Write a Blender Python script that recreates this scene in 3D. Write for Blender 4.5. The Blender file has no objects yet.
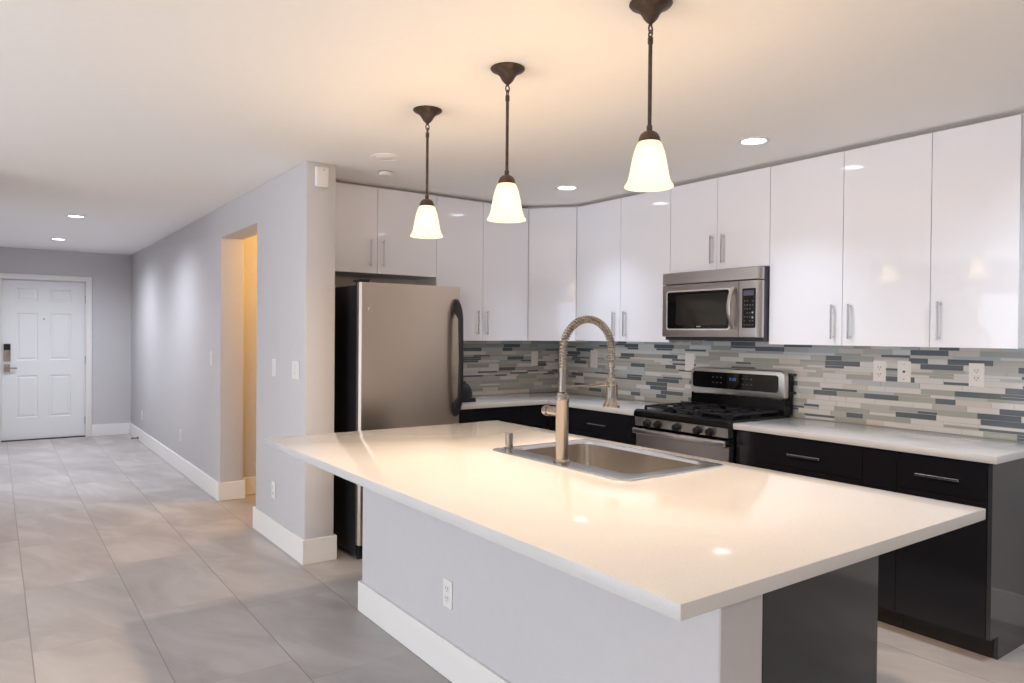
import bpy, bmesh, math, random
from mathutils import Vector, Matrix
C = bpy.context.scene.collection
SC = bpy.context.scene
PI = math.pi

# ------------------------------------------------------------------ camera
cam_d = bpy.data.cameras.new('camera')
cam = bpy.data.objects.new('camera', cam_d); C.objects.link(cam)
cam_d.sensor_width = 36.0; cam_d.lens = 36.0 * 720.0 / 1024.0; cam_d.clip_start = 0.02
_a = Vector((-6.5 - 512, 329.8 - 341.5, 720)).normalized()
_b = Vector((1512.5 - 512, 343.4 - 341.5, 720)); _b = (_b - _a * _a.dot(_b)).normalized()
_u = _b.cross(_a)
if _u.y > 0: _u = -_u
R = Matrix((_b, _a, _u))
right = R @ Vector((1, 0, 0)); up = R @ Vector((0, -1, 0)); back = R @ Vector((0, 0, -1))
mw = Matrix((right, up, back)).transposed().to_4x4(); mw.translation = (0, 0, 1.42)
cam.matrix_world = mw
SC.camera = cam

# ------------------------------------------------------------------ exposure, world, daylight
SC.view_settings.view_transform = 'Standard'; SC.view_settings.look = 'None'
SC.view_settings.exposure = 0.40; SC.view_settings.gamma = 1.0; SC.view_settings.use_curve_mapping = False
SC.cycles.use_denoising = True
SC.cycles.max_bounces = 10; SC.cycles.diffuse_bounces = 6; SC.cycles.glossy_bounces = 5
SC.cycles.caustics_reflective = False; SC.cycles.caustics_refractive = False
SC.cycles.sample_clamp_indirect = 6.0

W = bpy.data.worlds.new('sky'); SC.world = W; W.use_nodes = True
W.node_tree.nodes['Background'].inputs[0].default_value = (0.75, 0.86, 1.0, 1)
W.node_tree.nodes['Background'].inputs[1].default_value = 2.0

def light(name, kind, loc, energy, color, rot=(0, 0, 0), **kw):
    l = bpy.data.lights.new(name, kind); l.energy = energy; l.color = color
    for k, v in kw.items(): setattr(l, k, v)
    o = bpy.data.objects.new(name, l); C.objects.link(o); o.location = loc; o.rotation_euler = rot
    o.visible_glossy = False   # the lens, shade or sky itself is what shows in reflections
    return o
DAY = (0.93, 0.95, 1.0)
# daylight coming in through the patio door and the windows
light('patio_door_daylight', 'AREA', (-3.66, 3.0, 1.05), 90, DAY, (0, -PI/2, 0), shape='RECTANGLE', size=2.0, size_y=2.7)
light('side_window_daylight', 'AREA', (-3.66, -1.1, 1.5), 50, DAY, (0, -PI/2, 0), shape='RECTANGLE', size=1.2, size_y=1.9)

# ------------------------------------------------------------------ materials
def mat(name, col, rough=0.5, metal=0.0, emit=None, es=1.0, spec=0.5, coat=0.0):
    m = bpy.data.materials.new(name); m.use_nodes = True
    b = m.node_tree.nodes['Principled BSDF']
    b.inputs['Base Color'].default_value = (*col, 1); b.inputs['Roughness'].default_value = rough
    b.inputs['Metallic'].default_value = metal; b.inputs['Specular IOR Level'].default_value = spec
    b.inputs['Coat Weight'].default_value = coat
    if emit: b.inputs['Emission Color'].default_value = (*emit, 1); b.inputs['Emission Strength'].default_value = es
    return m
def nodes(m): return m.node_tree.nodes, m.node_tree.links, m.node_tree.nodes['Principled BSDF']
def vary(m, scale, c1, c2, detail=4, bump=0.0, stretch=None, lo=0.35, hi=0.65):
    n, l, b = nodes(m)
    tc = n.new('ShaderNodeTexCoord'); src = tc.outputs['Object']
    if stretch:
        mp = n.new('ShaderNodeMapping'); mp.inputs['Scale'].default_value = stretch
        l.new(src, mp.inputs[0]); src = mp.outputs[0]
    t = n.new('ShaderNodeTexNoise'); t.inputs['Scale'].default_value = scale; t.inputs['Detail'].default_value = detail
    l.new(src, t.inputs['Vector'])
    r = n.new('ShaderNodeValToRGB'); r.color_ramp.elements[0].position = lo; r.color_ramp.elements[1].position = hi
    r.color_ramp.elements[0].color = (*c1, 1); r.color_ramp.elements[1].color = (*c2, 1)
    l.new(t.outputs['Fac'], r.inputs[0]); l.new(r.outputs[0], b.inputs['Base Color'])
    if bump:
        bp = n.new('ShaderNodeBump'); bp.inputs['Strength'].default_value = bump; bp.inputs['Distance'].default_value = 0.002
        l.new(t.outputs['Fac'], bp.inputs['Height']); l.new(bp.outputs[0], b.inputs['Normal'])
    return m

paint = vary(mat('wall_paint', (0.6, 0.6, 0.6), 0.75), 30, (0.565, 0.557, 0.571), (0.575, 0.567, 0.581))
ceil_m = vary(mat('ceiling_paint', (0.8, 0.8, 0.8), 0.9), 30, (0.88, 0.875, 0.86), (0.89, 0.885, 0.87))
trim_m = mat('white_trim', (0.80, 0.79, 0.77), 0.4)
door_m = mat('white_door', (0.76, 0.77, 0.78), 0.4)
white_plastic = mat('white_plastic', (0.76, 0.745, 0.73), 0.35)
slot_m = mat('socket_slots', (0.08, 0.07, 0.07), 0.5)
gloss_white = mat('gloss_white_lacquer', (0.82, 0.835, 0.90), 0.05, spec=0.85)
gloss_black = mat('gloss_black_lacquer', (0.012, 0.012, 0.016), 0.10, spec=0.38)
kick_m = mat('toe_kick', (0.02, 0.018, 0.018), 0.5)
carcass_m = mat('white_carcass', (0.82, 0.82, 0.84), 0.4)
chrome = mat('satin_chrome', (0.72, 0.72, 0.73), 0.25, 1.0)
nickel = mat('brushed_nickel', (0.47, 0.415, 0.36), 0.22, 1.0)
bronze = vary(mat('bronze', (0.1, 0.07, 0.05), 0.45, 0.6), 40, (0.075, 0.05, 0.04), (0.12, 0.085, 0.065))
steel = mat('brushed_steel', (0.80, 0.77, 0.73), 0.30, 1.0)
fridge_steel = mat('refrigerator_steel', (0.68, 0.58, 0.48), 0.36, 1.0)
steel_dark = mat('brushed_steel_dark', (0.55, 0.51, 0.49), 0.28, 1.0)
sink_m = mat('sink_steel', (0.78, 0.72, 0.65), 0.24, 1.0)  # warm tint in the colour stands in for reflected pendant glow
for sm, st in ((fridge_steel, (2, 2, 500)), (steel, (3, 3, 400)), (steel_dark, (400, 3, 400)), (sink_m, (6, 300, 300))):
    n, l, b = nodes(sm)
    tc = n.new('ShaderNodeTexCoord'); mp = n.new('ShaderNodeMapping'); mp.inputs['Scale'].default_value = st
    t = n.new('ShaderNodeTexNoise'); t.inputs['Scale'].default_value = 1.0; t.inputs['Detail'].default_value = 3
    mr = n.new('ShaderNodeMapRange'); mr.inputs['To Min'].default_value = 0.14 if sm is sink_m else 0.28; mr.inputs['To Max'].default_value = 0.26 if sm is sink_m else 0.40
    l.new(tc.outputs['Object'], mp.inputs[0]); l.new(mp.outputs[0], t.inputs['Vector'])
    l.new(t.outputs['Fac'], mr.inputs['Value']); l.new(mr.outputs[0], b.inputs['Roughness'])
black_plastic = mat('black_plastic', (0.012, 0.012, 0.014), 0.35)
black_enamel = mat('black_enamel', (0.005, 0.005, 0.006), 0.16, spec=0.22)
black_glass = mat('black_glass', (0.006, 0.006, 0.007), 0.04)
oven_glass = mat('dark_glass', (0.03, 0.028, 0.026), 0.05)
iron = vary(mat('cast_iron', (0.03, 0.03, 0.034), 0.42), 200, (0.008, 0.008, 0.011), (0.016, 0.016, 0.020), bump=0.1)
legend = mat('panel_legend', (0.09, 0.09, 0.10), 0.5)
blue_led = mat('blue_led', (0.02, 0.05, 0.2), 0.4, emit=(0.2, 0.42, 1.0), es=0.22)
grey_legend = mat('lcd_grey', (0.09, 0.09, 0.13), 0.3)
lens_m = mat('downlight_lens', (0.9, 0.9, 0.9), 0.4, emit=(0.93, 0.96, 1.0), es=6.0)
smoke_m = mat('keypad_black', (0.01, 0.01, 0.012), 0.2)

quartz = mat('white_quartz', (0.80, 0.77, 0.74), 0.10)
n, l, b = nodes(quartz)
tc = n.new('ShaderNodeTexCoord'); t = n.new('ShaderNodeTexNoise'); t.inputs['Scale'].default_value = 420; t.inputs['Detail'].default_value = 2
r = n.new('ShaderNodeValToRGB'); r.color_ramp.elements[0].position = 0.33; r.color_ramp.elements[1].position = 0.47
r.color_ramp.elements[0].color = (0.49, 0.485, 0.48, 1); r.color_ramp.elements[1].color = (0.57, 0.57, 0.57, 1)
l.new(tc.outputs['Object'], t.inputs['Vector']); l.new(t.outputs['Fac'], r.inputs[0]); l.new(r.outputs[0], b.inputs['Base Color'])

# large format floor tiles, rows run down the hall, every other row shifted
floor_m = mat('floor_tile', (0.4, 0.38, 0.36), 0.38, spec=0.35)
n, l, b = nodes(floor_m)
tc = n.new('ShaderNodeTexCoord'); sx = n.new('ShaderNodeSeparateXYZ'); cx = n.new('ShaderNodeCombineXYZ')
l.new(tc.outputs['Object'], sx.inputs[0])
def mth(op, a, v):
    k = n.new('ShaderNodeMath'); k.operation = op; l.new(a, k.inputs[0]); k.inputs[1].default_value = v; return k.outputs[0]
l.new(mth('ADD', sx.outputs['Y'], 93.5 - 3.06), cx.inputs['X']); l.new(mth('ADD', sx.outputs['X'], 45.9 * 0 + 0.459 * 100 - 0.139), cx.inputs['Y'])
br = n.new('ShaderNodeTexBrick'); br.offset = 0.22; br.offset_frequency = 2; br.squash = 1.0
br.inputs['Scale'].default_value = 1.0; br.inputs['Brick Width'].default_value = 0.935; br.inputs['Row Height'].default_value = 0.459
br.inputs['Mortar Size'].default_value = 0.0022; br.inputs['Mortar Smooth'].default_value = 0.1; br.inputs['Bias'].default_value = 0.0
br.inputs['Color1'].default_value = (0, 0, 0, 1); br.inputs['Color2'].default_value = (1, 1, 1, 1); br.inputs['Mortar'].default_value = (0.5, 0.5, 0.5, 1)
l.new(cx.outputs[0], br.inputs['Vector'])
mp = n.new('ShaderNodeMapping'); mp.vector_type = 'TEXTURE'; mp.inputs['Rotation'].default_value = (0, 0, math.radians(20)); mp.inputs['Scale'].default_value = (0.34, 1.0, 1)
addv = n.new('ShaderNodeVectorMath'); addv.operation = 'MULTIPLY_ADD'; addv.inputs[1].default_value = (7, 5, 0)
l.new(br.outputs['Color'], addv.inputs[0]); l.new(tc.outputs['Object'], addv.inputs[2]); l.new(addv.outputs[0], mp.inputs[0])
t1 = n.new('ShaderNodeTexNoise'); t1.inputs['Scale'].default_value = 1.1; t1.inputs['Detail'].default_value = 8; t1.inputs['Roughness'].default_value = 0.58; t1.inputs['Distortion'].default_value = 0.9
l.new(mp.outputs[0], t1.inputs['Vector'])
r = n.new('ShaderNodeValToRGB'); e = r.color_ramp.elements
e[0].position = 0.34; e[0].color = (0.365, 0.34, 0.33, 1); e[1].position = 0.68; e[1].color = (0.52, 0.495, 0.48, 1)
k = e.new(0.5); k.color = (0.425, 0.40, 0.388, 1)
l.new(t1.outputs['Fac'], r.inputs[0])
tv = n.new('ShaderNodeMixRGB'); tv.blend_type = 'MULTIPLY'; tv.inputs[0].default_value = 1.0
vr = n.new('ShaderNodeValToRGB'); vr.color_ramp.elements[0].color = (0.95, 0.95, 0.95, 1); vr.color_ramp.elements[1].color = (1.02, 1.01, 1.0, 1)
l.new(br.outputs['Color'], vr.inputs[0]); l.new(r.outputs[0], tv.inputs[1]); l.new(vr.outputs[0], tv.inputs[2])
long_seam = mth('LESS_THAN', mth('ABSOLUTE', mth('SUBTRACT', mth('FRACT', mth('DIVIDE', mth('ADD', sx.outputs['X'], 45.9 - 0.139 + 0.2295), 0.459), 0), 0.5), 0), 0.0055)
seam = n.new('ShaderNodeMath'); seam.operation = 'MAXIMUM'; l.new(mth('MULTIPLY', br.outputs['Fac'], 0.38), seam.inputs[0]); l.new(long_seam, seam.inputs[1])
mx = n.new('ShaderNodeMixRGB'); l.new(seam.outputs[0], mx.inputs[0]); l.new(tv.outputs[0], mx.inputs[1]); mx.inputs[2].default_value = (0.25, 0.235, 0.225, 1)
l.new(mx.outputs[0], b.inputs['Base Color'])
bp = n.new('ShaderNodeBump'); bp.invert = True; bp.inputs['Strength'].default_value = 0.3; bp.inputs['Distance'].default_value = 0.002
l.new(br.outputs['Fac'], bp.inputs['Height']); l.new(bp.outputs[0], b.inputs['Normal'])

# frosted glass shade: glows warm, lets the bulb's light through
shade_m = bpy.data.materials.new('frosted_glass_shade'); shade_m.use_nodes = True
n = shade_m.node_tree.nodes; l = shade_m.node_tree.links; n.clear()
out = n.new('ShaderNodeOutputMaterial'); em = n.new('ShaderNodeEmission'); em.inputs[0].default_value = (1.0, 0.83, 0.47, 1); em.inputs[1].default_value = 1.75
tr = n.new('ShaderNodeBsdfTransparent'); tr.inputs[0].default_value = (1.0, 0.93, 0.80, 1); ms = n.new('ShaderNodeMixShader'); ms.inputs[0].default_value = 0.45
l.new(em.outputs[0], ms.inputs[1]); l.new(tr.outputs[0], ms.inputs[2]); l.new(ms.outputs[0], out.inputs[0])
bulb_m = mat('bulb', (1, 1, 1), 0.4, emit=(1.0, 0.88, 0.66), es=4.0)

pane_m = bpy.data.materials.new('window_glass'); pane_m.use_nodes = True
n = pane_m.node_tree.nodes; l = pane_m.node_tree.links; n.clear()
out = n.new('ShaderNodeOutputMaterial'); tr = n.new('ShaderNodeBsdfTransparent'); gs = n.new('ShaderNodeBsdfGlossy'); gs.inputs['Roughness'].default_value = 0.02
ms = n.new('ShaderNodeMixShader'); ms.inputs[0].default_value = 0.06
l.new(tr.outputs[0], ms.inputs[1]); l.new(gs.outputs[0], ms.inputs[2]); l.new(ms.outputs[0], out.inputs[0])

# ------------------------------------------------------------------ mesh helpers
class MB:
    def __init__(s): s.bm = bmesh.new()
    def _add(s, b, mi=0):
        for f in b.faces: f.material_index = mi
        me = bpy.data.meshes.new('tmp'); b.to_mesh(me); b.free(); s.bm.from_mesh(me); bpy.data.meshes.remove(me); return s
    def box(s, x0, x1, y0, y1, z0, z1, bev=0.0, mi=0, seg=1):
        b = bmesh.new()
        x0, x1 = sorted((x0, x1)); y0, y1 = sorted((y0, y1)); z0, z1 = sorted((z0, z1))
        vs = [b.verts.new((x, y, z)) for z in (z0, z1) for y in (y0, y1) for x in (x0, x1)]
        for q in ((0, 2, 3, 1), (4, 5, 7, 6), (0, 1, 5, 4), (2, 6, 7, 3), (0, 4, 6, 2), (1, 3, 7, 5)): b.faces.new([vs[i] for i in q])
        if bev > 0: bmesh.ops.bevel(b, geom=b.edges[:], offset=bev, segments=seg, affect='EDGES', profile=0.5)
        return s._add(b, mi)
    def grid(s, us, vs, z0, z1, skip=(), bev=0.0, seg=2, mi=0):
        b = bmesh.new(); P = [[b.verts.new((u, v, z1)) for v in vs] for u in us]
        for i in range(len(us) - 1):
            for j in range(len(vs) - 1):
                if (i, j) in skip: continue
                b.faces.new((P[i][j], P[i + 1][j], P[i + 1][j + 1], P[i][j + 1]))
        for v in [v for v in b.verts if not v.link_faces]: b.verts.remove(v)
        ex = bmesh.ops.extrude_face_region(b, geom=b.faces[:])
        for v in ex['geom']:
            if isinstance(v, bmesh.types.BMVert): v.co.z = z0
        bmesh.ops.recalc_face_normals(b, faces=b.faces[:])
        if bev:
            eg = [e for e in b.edges if len(e.link_faces) == 2 and e.calc_face_angle() > 0.5]
            bmesh.ops.bevel(b, geom=eg, offset=bev, segments=seg, affect='EDGES', profile=0.5)
        return s._add(b, mi)
    def prism(s, poly, axis, lo, hi, bev=0.0, seg=2, mi=0):
        b = bmesh.new()
        def mk(p, h):
            return {'x': (h, p[0], p[1]), 'y': (p[0], h, p[1]), 'z': (p[0], p[1], h)}[axis]
        A = [b.verts.new(mk(p, lo)) for p in poly]; B = [b.verts.new(mk(p, hi)) for p in poly]
        b.faces.new(A); b.faces.new(B[::-1]); k = len(poly)
        for i in range(k): b.faces.new((A[i], B[i], B[(i + 1) % k], A[(i + 1) % k]))
        bmesh.ops.recalc_face_normals(b, faces=b.faces[:])
        if bev: bmesh.ops.bevel(b, geom=[e for e in b.edges if e.calc_face_angle() > 0.5], offset=bev, segments=seg, affect='EDGES', profile=0.5)
        return s._add(b, mi)
    def lathe(s, c, prof, seg=32, axis='z', mi=0, caps=True):
        b = bmesh.new(); rings = []
        def mk(r, h, a):
            x, y = r * math.cos(a), r * math.sin(a)
            return {'z': (c[0] + x, c[1] + y, c[2] + h), 'x': (c[0] + h, c[1] + x, c[2] + y), 'y': (c[0] + x, c[1] + h, c[2] + y)}[axis]
        for r, h in prof: rings.append([b.verts.new(mk(max(r, 1e-5), h, 2 * PI * i / seg)) for i in range(seg)])
        for q, p in zip(rings, rings[1:]):
            for i in range(seg): b.faces.new((q[i], q[(i + 1) % seg], p[(i + 1) % seg], p[i]))
        if caps: b.faces.new(rings[0][::-1]); b.faces.new(rings[-1])
        bmesh.ops.recalc_face_normals(b, faces=b.faces[:])
        return s._add(b, mi)
    def tube(s, pts, r, seg=10, mi=0, closed=False):
        b = bmesh.new(); pts = [Vector(p) for p in pts]; k = len(pts); rs = r if isinstance(r, (list, tuple)) else [r] * k
        rings = []; nrm = None
        for i, p in enumerate(pts):
            if closed: t = pts[(i + 1) % k] - pts[i - 1]
            else: t = pts[min(i + 1, k - 1)] - pts[max(i - 1, 0)]
            t.normalize()
            if nrm is None:
                nrm = t.orthogonal().normalized()
            nrm = (nrm - t * nrm.dot(t)).normalized(); bi = t.cross(nrm)
            rings.append([b.verts.new(p + (nrm * math.cos(2 * PI * j / seg) + bi * math.sin(2 * PI * j / seg)) * rs[i]) for j in range(seg)])
        prs = list(zip(rings, rings[1:])) + ([(rings[-1], rings[0])] if closed else [])
        for q, p in prs:
            for j in range(seg): b.faces.new((q[j], q[(j + 1) % seg], p[(j + 1) % seg], p[j]))
        if not closed: b.faces.new(rings[0][::-1]); b.faces.new(rings[-1])
        bmesh.ops.recalc_face_normals(b, faces=b.faces[:])
        return s._add(b, mi)
    def loops(s, ls, cap0=False, cap1=False, mi=0):
        b = bmesh.new(); R_ = [[b.verts.new(p) for p in L] for L in ls]; k = len(ls[0])
        for q, p in zip(R_, R_[1:]):
            for i in range(k): b.faces.new((q[i], q[(i + 1) % k], p[(i + 1) % k], p[i]))
        if cap0: b.faces.new(R_[0][::-1])
        if cap1: b.faces.new(R_[-1])
        bmesh.ops.recalc_face_normals(b, faces=b.faces[:])
        return s._add(b, mi)
    def build(s, name, m, parent=None, ang=32):
        bm = s.bm
        for e in bm.edges:
            if len(e.link_faces) == 2 and e.calc_face_angle() > math.radians(ang): e.smooth = False
        for f in bm.faces: f.smooth = True
        if parent is not None:
            o = parent; off = Vector((0, 0, 0))
            while o is not None: off += o.location; o = o.parent
            bmesh.ops.translate(bm, verts=bm.verts[:], vec=-off)
        me = bpy.data.meshes.new(name); bm.to_mesh(me); bm.free()
        for x in (m if isinstance(m, (list, tuple)) else [m]): me.materials.append(x)
        o = bpy.data.objects.new(name, me); C.objects.link(o); o.parent = parent
        return o
def tag(o, label=None, cat=None, group=None, kind=None):
    if label: o['label'] = label
    if cat: o['category'] = cat
    if group: o['group'] = group
    if kind: o['kind'] = kind
    return o
def thing(name, label, cat, loc, group=None):
    o = bpy.data.objects.new(name, None); C.objects.link(o); o.location = loc; o.empty_display_size = 0.1
    bpy.context.view_layer.update()
    return tag(o, label, cat, group)
def struct(name, mb, m, parent=None):
    o = mb.build(name, m, parent)
    if parent is None: o['kind'] = 'structure'
    return o
def fbox(mb, fr, u0, u1, d0, d1, z0, z1, bev=0.0, mi=0):
    ax, sg, F = fr; a, b_ = F - sg * d0, F - sg * d1
    return mb.box(a, b_, u0, u1, z0, z1, bev, mi) if ax == 'x' else mb.box(u0, u1, a, b_, z0, z1, bev, mi)
def rrect(x0, x1, y0, y1, r, z, n=6):
    P = []
    for cx_, cy_, a0 in ((x1 - r, y1 - r, 0), (x0 + r, y1 - r, 90), (x0 + r, y0 + r, 180), (x1 - r, y0 + r, 270)):
        for i in range(n + 1):
            a = math.radians(a0 + 90 * i / n); P.append((cx_ + r * math.cos(a), cy_ + r * math.sin(a), z))
    return P

# ------------------------------------------------------------------ room shell
H = 2.468            # ceiling height
XR, YB = 4.13, 5.01  # range wall, refrigerator wall
XH, YF = 1.546, 11.15  # hall wall, far wall
struct('floor', MB().box(-3.7, 4.3, -3.7, 11.3, -0.12, 0.0), floor_m)
struct('ceiling', MB().box(-3.7, 4.3, -3.7, 11.3, H, H + 0.12), ceil_m)
struct('wall_right', MB().box(XR, XR + 0.14, -3.64, YB, 0, H), paint)
struct('wall_kitchen', MB().box(1.735, XR + 0.14, YB, YB + 0.13, 0, H), paint)
struct('wall_hall', MB().prism([(4.304, 0), (5.317, 0), (5.317, 2.21), (6.333, 2.21), (6.333, 0), (YF + .1, 0), (YF + .1, H), (4.304, H)], 'x', XH, 1.735, 0.007), paint)
struct('wall_far', MB().prism([(-0.5, 0), (0.075, 0), (0.075, 2.075), (1.005, 2.075), (1.005, 0), (XH, 0), (XH, H), (-0.5, H)], 'y', YF, YF + 0.14), paint)
struct('wall_hall_left', MB().box(-0.5, -0.36, 5.75, YF, 0, H), paint)
struct('wall_living', MB().box(-3.5, -0.36, 5.6, 5.75, 0, H), paint)
struct('wall_left', MB().prism([(-3.64, 0), (1.65, 0), (1.65, 2.07), (4.35, 2.07), (4.35, 0), (5.75, 0), (5.75, H), (-3.64, H)], 'x', -3.64, -3.5), paint)
struct('wall_back', MB().prism([(-3.5, 0), (XR, 0), (XR, H), (-3.5, H)], 'y', -3.64, -3.5), paint)
def cut(o, x0, x1, y0, y1, z0, z1):
    c = MB().box(x0, x1, y0, y1, z0, z1).build('cutter', paint)
    md = o.modifiers.new('opening', 'BOOLEAN'); md.operation = 'DIFFERENCE'; md.object = c; md.solver = 'EXACT'
    dg = bpy.context.evaluated_depsgraph_get(); me = bpy.data.meshes.new_from_object(o.evaluated_get(dg))
    o.modifiers.clear(); o.data = me; bpy.data.objects.remove(c)
cut(bpy.data.objects['wall_left'], -4, -3, -2.05, -0.15, 0.9, 2.1)
# side corridor behind the hall opening
struct('wall_corridor_far', MB().box(1.735, 4.0, 6.44, 6.56, 0, H), paint)
struct('wall_corridor_end', MB().box(4.0, 4.12, YB + .13, 6.56, 0, H), paint)

def window(nm, ax, F, u0, u1, z0, z1, mullions):
    mb = MB(); t = 0.045
    fr = (ax, 1, F)
    fbox(mb, fr, u0, u1, 0.03, 0.09, z0, z0 + t); fbox(mb, fr, u0, u1, 0.03, 0.09, z1 - t, z1)
    fbox(mb, fr, u0, u0 + t, 0.03, 0.09, z0, z1); fbox(mb, fr, u1 - t, u1, 0.03, 0.09, z0, z1)
    for u in mullions: fbox(mb, fr, u - t / 2, u + t / 2, 0.03, 0.09, z0, z1)
    w = struct(nm, mb, white_plastic)
    fbox(MB(), fr, u0 + t * .5, u1 - t * .5, 0.055, 0.06, z0 + t * .5, z1 - t * .5).build('glass_pane', pane_m, w)
window('window_1', 'x', -3.5, -2.05, -0.15, 0.9, 2.1, [-1.1])
window('window_2', 'x', -3.5, 1.65, 4.35, 0.0, 2.07, [3.0])

# baseboards: 15 cm flat boards with an eased top edge
def base(nm, x0, x1, y0, y1): struct(nm, MB().box(x0, x1, y0, y1, 0, 0.152, 0.003), trim_m)
bt = 0.016
def base_poly(nm, poly): struct(nm, MB().prism(poly, 'z', 0, 0.152, 0.003, 1), trim_m)
base_poly('baseboard_pillar', [(XH - bt, 4.304 - bt), (1.735 + bt, 4.304 - bt), (1.735 + bt, 4.9), (1.735, 4.9), (1.735, 4.304), (XH, 4.304), (XH, 5.317), (1.735, 5.317), (1.735, 5.317 + bt), (XH - bt, 5.317 + bt)])
base_poly('baseboard_hall', [(XH - bt, 6.333 - bt), (1.735 + bt, 6.333 - bt), (1.735 + bt, 6.44), (1.735, 6.44), (1.735, 6.333), (XH, 6.333), (XH, YF), (XH - bt, YF)])
base('baseboard_far', 1.075, XH - bt, YF - bt, YF)
base('baseboard_corridor', 1.735 + bt, 4.0, 6.44 - bt, 6.44)
base('baseboard_right', XR - bt, XR, -3.5, 1.318)
base('baseboard_back', -3.5, XR - bt, -3.5, -3.5 + bt)
base('baseboard_living', -3.5, -0.36, 5.6 - bt, 5.6)

# ------------------------------------------------------------------ front door
fd = struct('door_1', MB().box(0.085, 0.995, YF + .046, YF + .085, 0.012, 2.062, 0.002), door_m)
def door_panels():
    bm = bmesh.new()
    xs = [0.085, 0.235, 0.468, 0.598, 0.838, 0.995]; zs = [0.012, 0.29, 0.835, 1.03, 1.64, 1.795, 1.955, 2.062]
    V = {(i, j): bm.verts.new((x, YF + 0.030, z)) for i, x in enumerate(xs) for j, z in enumerate(zs)}
    pf = []
    for i in range(5):
        for j in range(7):
            f = bm.faces.new((V[i, j], V[i + 1, j], V[i + 1, j + 1], V[i, j + 1]))
            if i in (1, 3) and j in (1, 3, 5): pf.append(f)
    bmesh.ops.recalc_face_normals(bm, faces=bm.faces[:])
    if bm.faces[0].normal.y > 0: bmesh.ops.reverse_faces(bm, faces=bm.faces[:])
    bmesh.ops.inset_individual(bm, faces=pf, thickness=0.014, depth=-0.010)
    bmesh.ops.inset_individual(bm, faces=pf, thickness=0.016, depth=0.0)
    bmesh.ops.inset_individual(bm, faces=pf, thickness=0.022, depth=0.008)
    m = MB(); m.bm.free(); m.bm = bm
    return m
door_panels().build('panel_face', door_m, fd, ang=20)
lk = MB().box(0.103, 0.178, YF + .005, YF + .03, 1.025, 1.245, 0.008, 0, 2).box(0.106, 0.175, YF + .002, YF + .006, 1.165, 1.24, 0.002, 1).build('keypad_lock', [nickel, smoke_m], fd)
lk['label'] = 'satin nickel keypad lock with a black touch pad'
hd = MB().box(0.105, 0.172, YF + .012, YF + .03, 0.885, 0.985, 0.005, 0, 2).lathe((0.138, YF - .03, 0.935), [(0.013, 0), (0.013, 0.045)], 14, 'y').box(0.13, 0.245, YF - .036, YF - .022, 0.926, 0.944, 0.004, 0, 2).build('door_handle', nickel, fd)
for z in (0.22, 1.03, 1.84):
    MB().lathe((1.0, YF + .026, z), [(0.008, -0.05), (0.008, 0.05)], 10).build('hinge', chrome, fd)
MB().lathe((0.532, YF + .022, 1.566), [(0.011, 0), (0.013, 0.004), (0.013, 0.012)], 16, 'y').build('peephole', chrome, fd)
MB().box(0.07, 1.01, YF + .04, YF + .14, 2.058, 2.08).box(0.07, 0.0875, YF + .04, YF + .14, 0, 2.08).box(0.9925, 1.01, YF + .04, YF + .14, 0, 2.08).box(0.08, 1.0, YF + .09, YF + .14, 0.005, 2.07).build('door_frame_and_sky_block', trim_m, fd)  # jambs and head; last box is an added backing that blocks the sky
MB().box(0.075, 1.005, YF + .0, YF + .1, 0.0, 0.014).build('threshold', bronze, fd)
struct('trim_1', MB().prism([(0.015, 0), (0.08, 0), (0.08, 2.07), (1.0, 2.07), (1.0, 0), (1.075, 0), (1.075, 2.14), (0.015, 2.14)], 'y', YF - .018, YF, 0.005, 2), trim_m)
ds = MB().lathe((1.452, 10.42, 0.032), [(0.006, 0), (0.006, 0.062), (0.014, 0.070), (0.014, 0.078)], 10, 'x').lathe((1.448, 10.42, 0.032), [(0.010, 0), (0.011, 0.012)], 10, 'x').build('door_stop', bronze)
tag(ds, 'small dark door stop on the hall baseboard near the front door', 'door stop')

# ------------------------------------------------------------------ wall plates
def plate(name, label, cat, fr, u, z, w, h, kind, group):
    ax, sg, F = fr
    loc = (F, u, z) if ax == 'x' else (u, F, z)
    t = thing(name, label, cat, loc, group)
    mb = MB(); fbox(mb, fr, u - w / 2, u + w / 2, -0.006, 0.0, z - h / 2, z + h / 2, 0.0025); mb.build('cover_plate', white_plastic, t)
    if kind == 'outlet':
        for dz in (0.0195, -0.0195):
            mb = MB(); fbox(mb, fr, u - .0165, u + .0165, -0.0085, -0.006, z + dz - .014, z + dz + .014, 0.001)
            fbox(mb, fr, u - .0085, u - .0055, -0.009, -0.0075, z + dz - .001, z + dz + .009, 0, 1); fbox(mb, fr, u + .0055, u + .0085, -0.009, -0.0075, z + dz - .001, z + dz + .009, 0, 1)
            fbox(mb, fr, u - .0025, u + .0025, -0.009, -0.0075, z + dz - .010, z + dz - .005, 0, 1)
            mb.build('socket', [white_plastic, slot_m], t)
    elif kind == 'jack':
        mb = MB(); fbox(mb, fr, u - .006, u + .006, -0.009, -0.006, z - .006, z + .006, 0, 0)
        mb.build('cable_jack', slot_m, t)
        for dz in (0.042, -0.042):
            mb = MB(); fbox(mb, fr, u - .003, u + .003, -0.0075, -0.006, z + dz - .003, z + dz + .003, 0.001); mb.build('screw', chrome, t)
    elif kind:
        k = kind
        for i in range(k):
            cu = u + (i - (k - 1) / 2) * 0.046
            mb = MB(); fbox(mb, fr, cu - .0165, cu + .0165, -0.010, -0.006, z - .033, z + .033, 0.002); mb.build('rocker', white_plastic, t)
    return t
HW = ('x', -1, XH); KW = ('y', -1, YB - .008); RW = ('x', -1, XR - .008)
plate('light_switch', 'single white light switch beside the hall opening, left of the double switch', 'switch', HW, 4.895, 1.18, 0.075, 0.118, 1, 'hall light switches')
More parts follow.
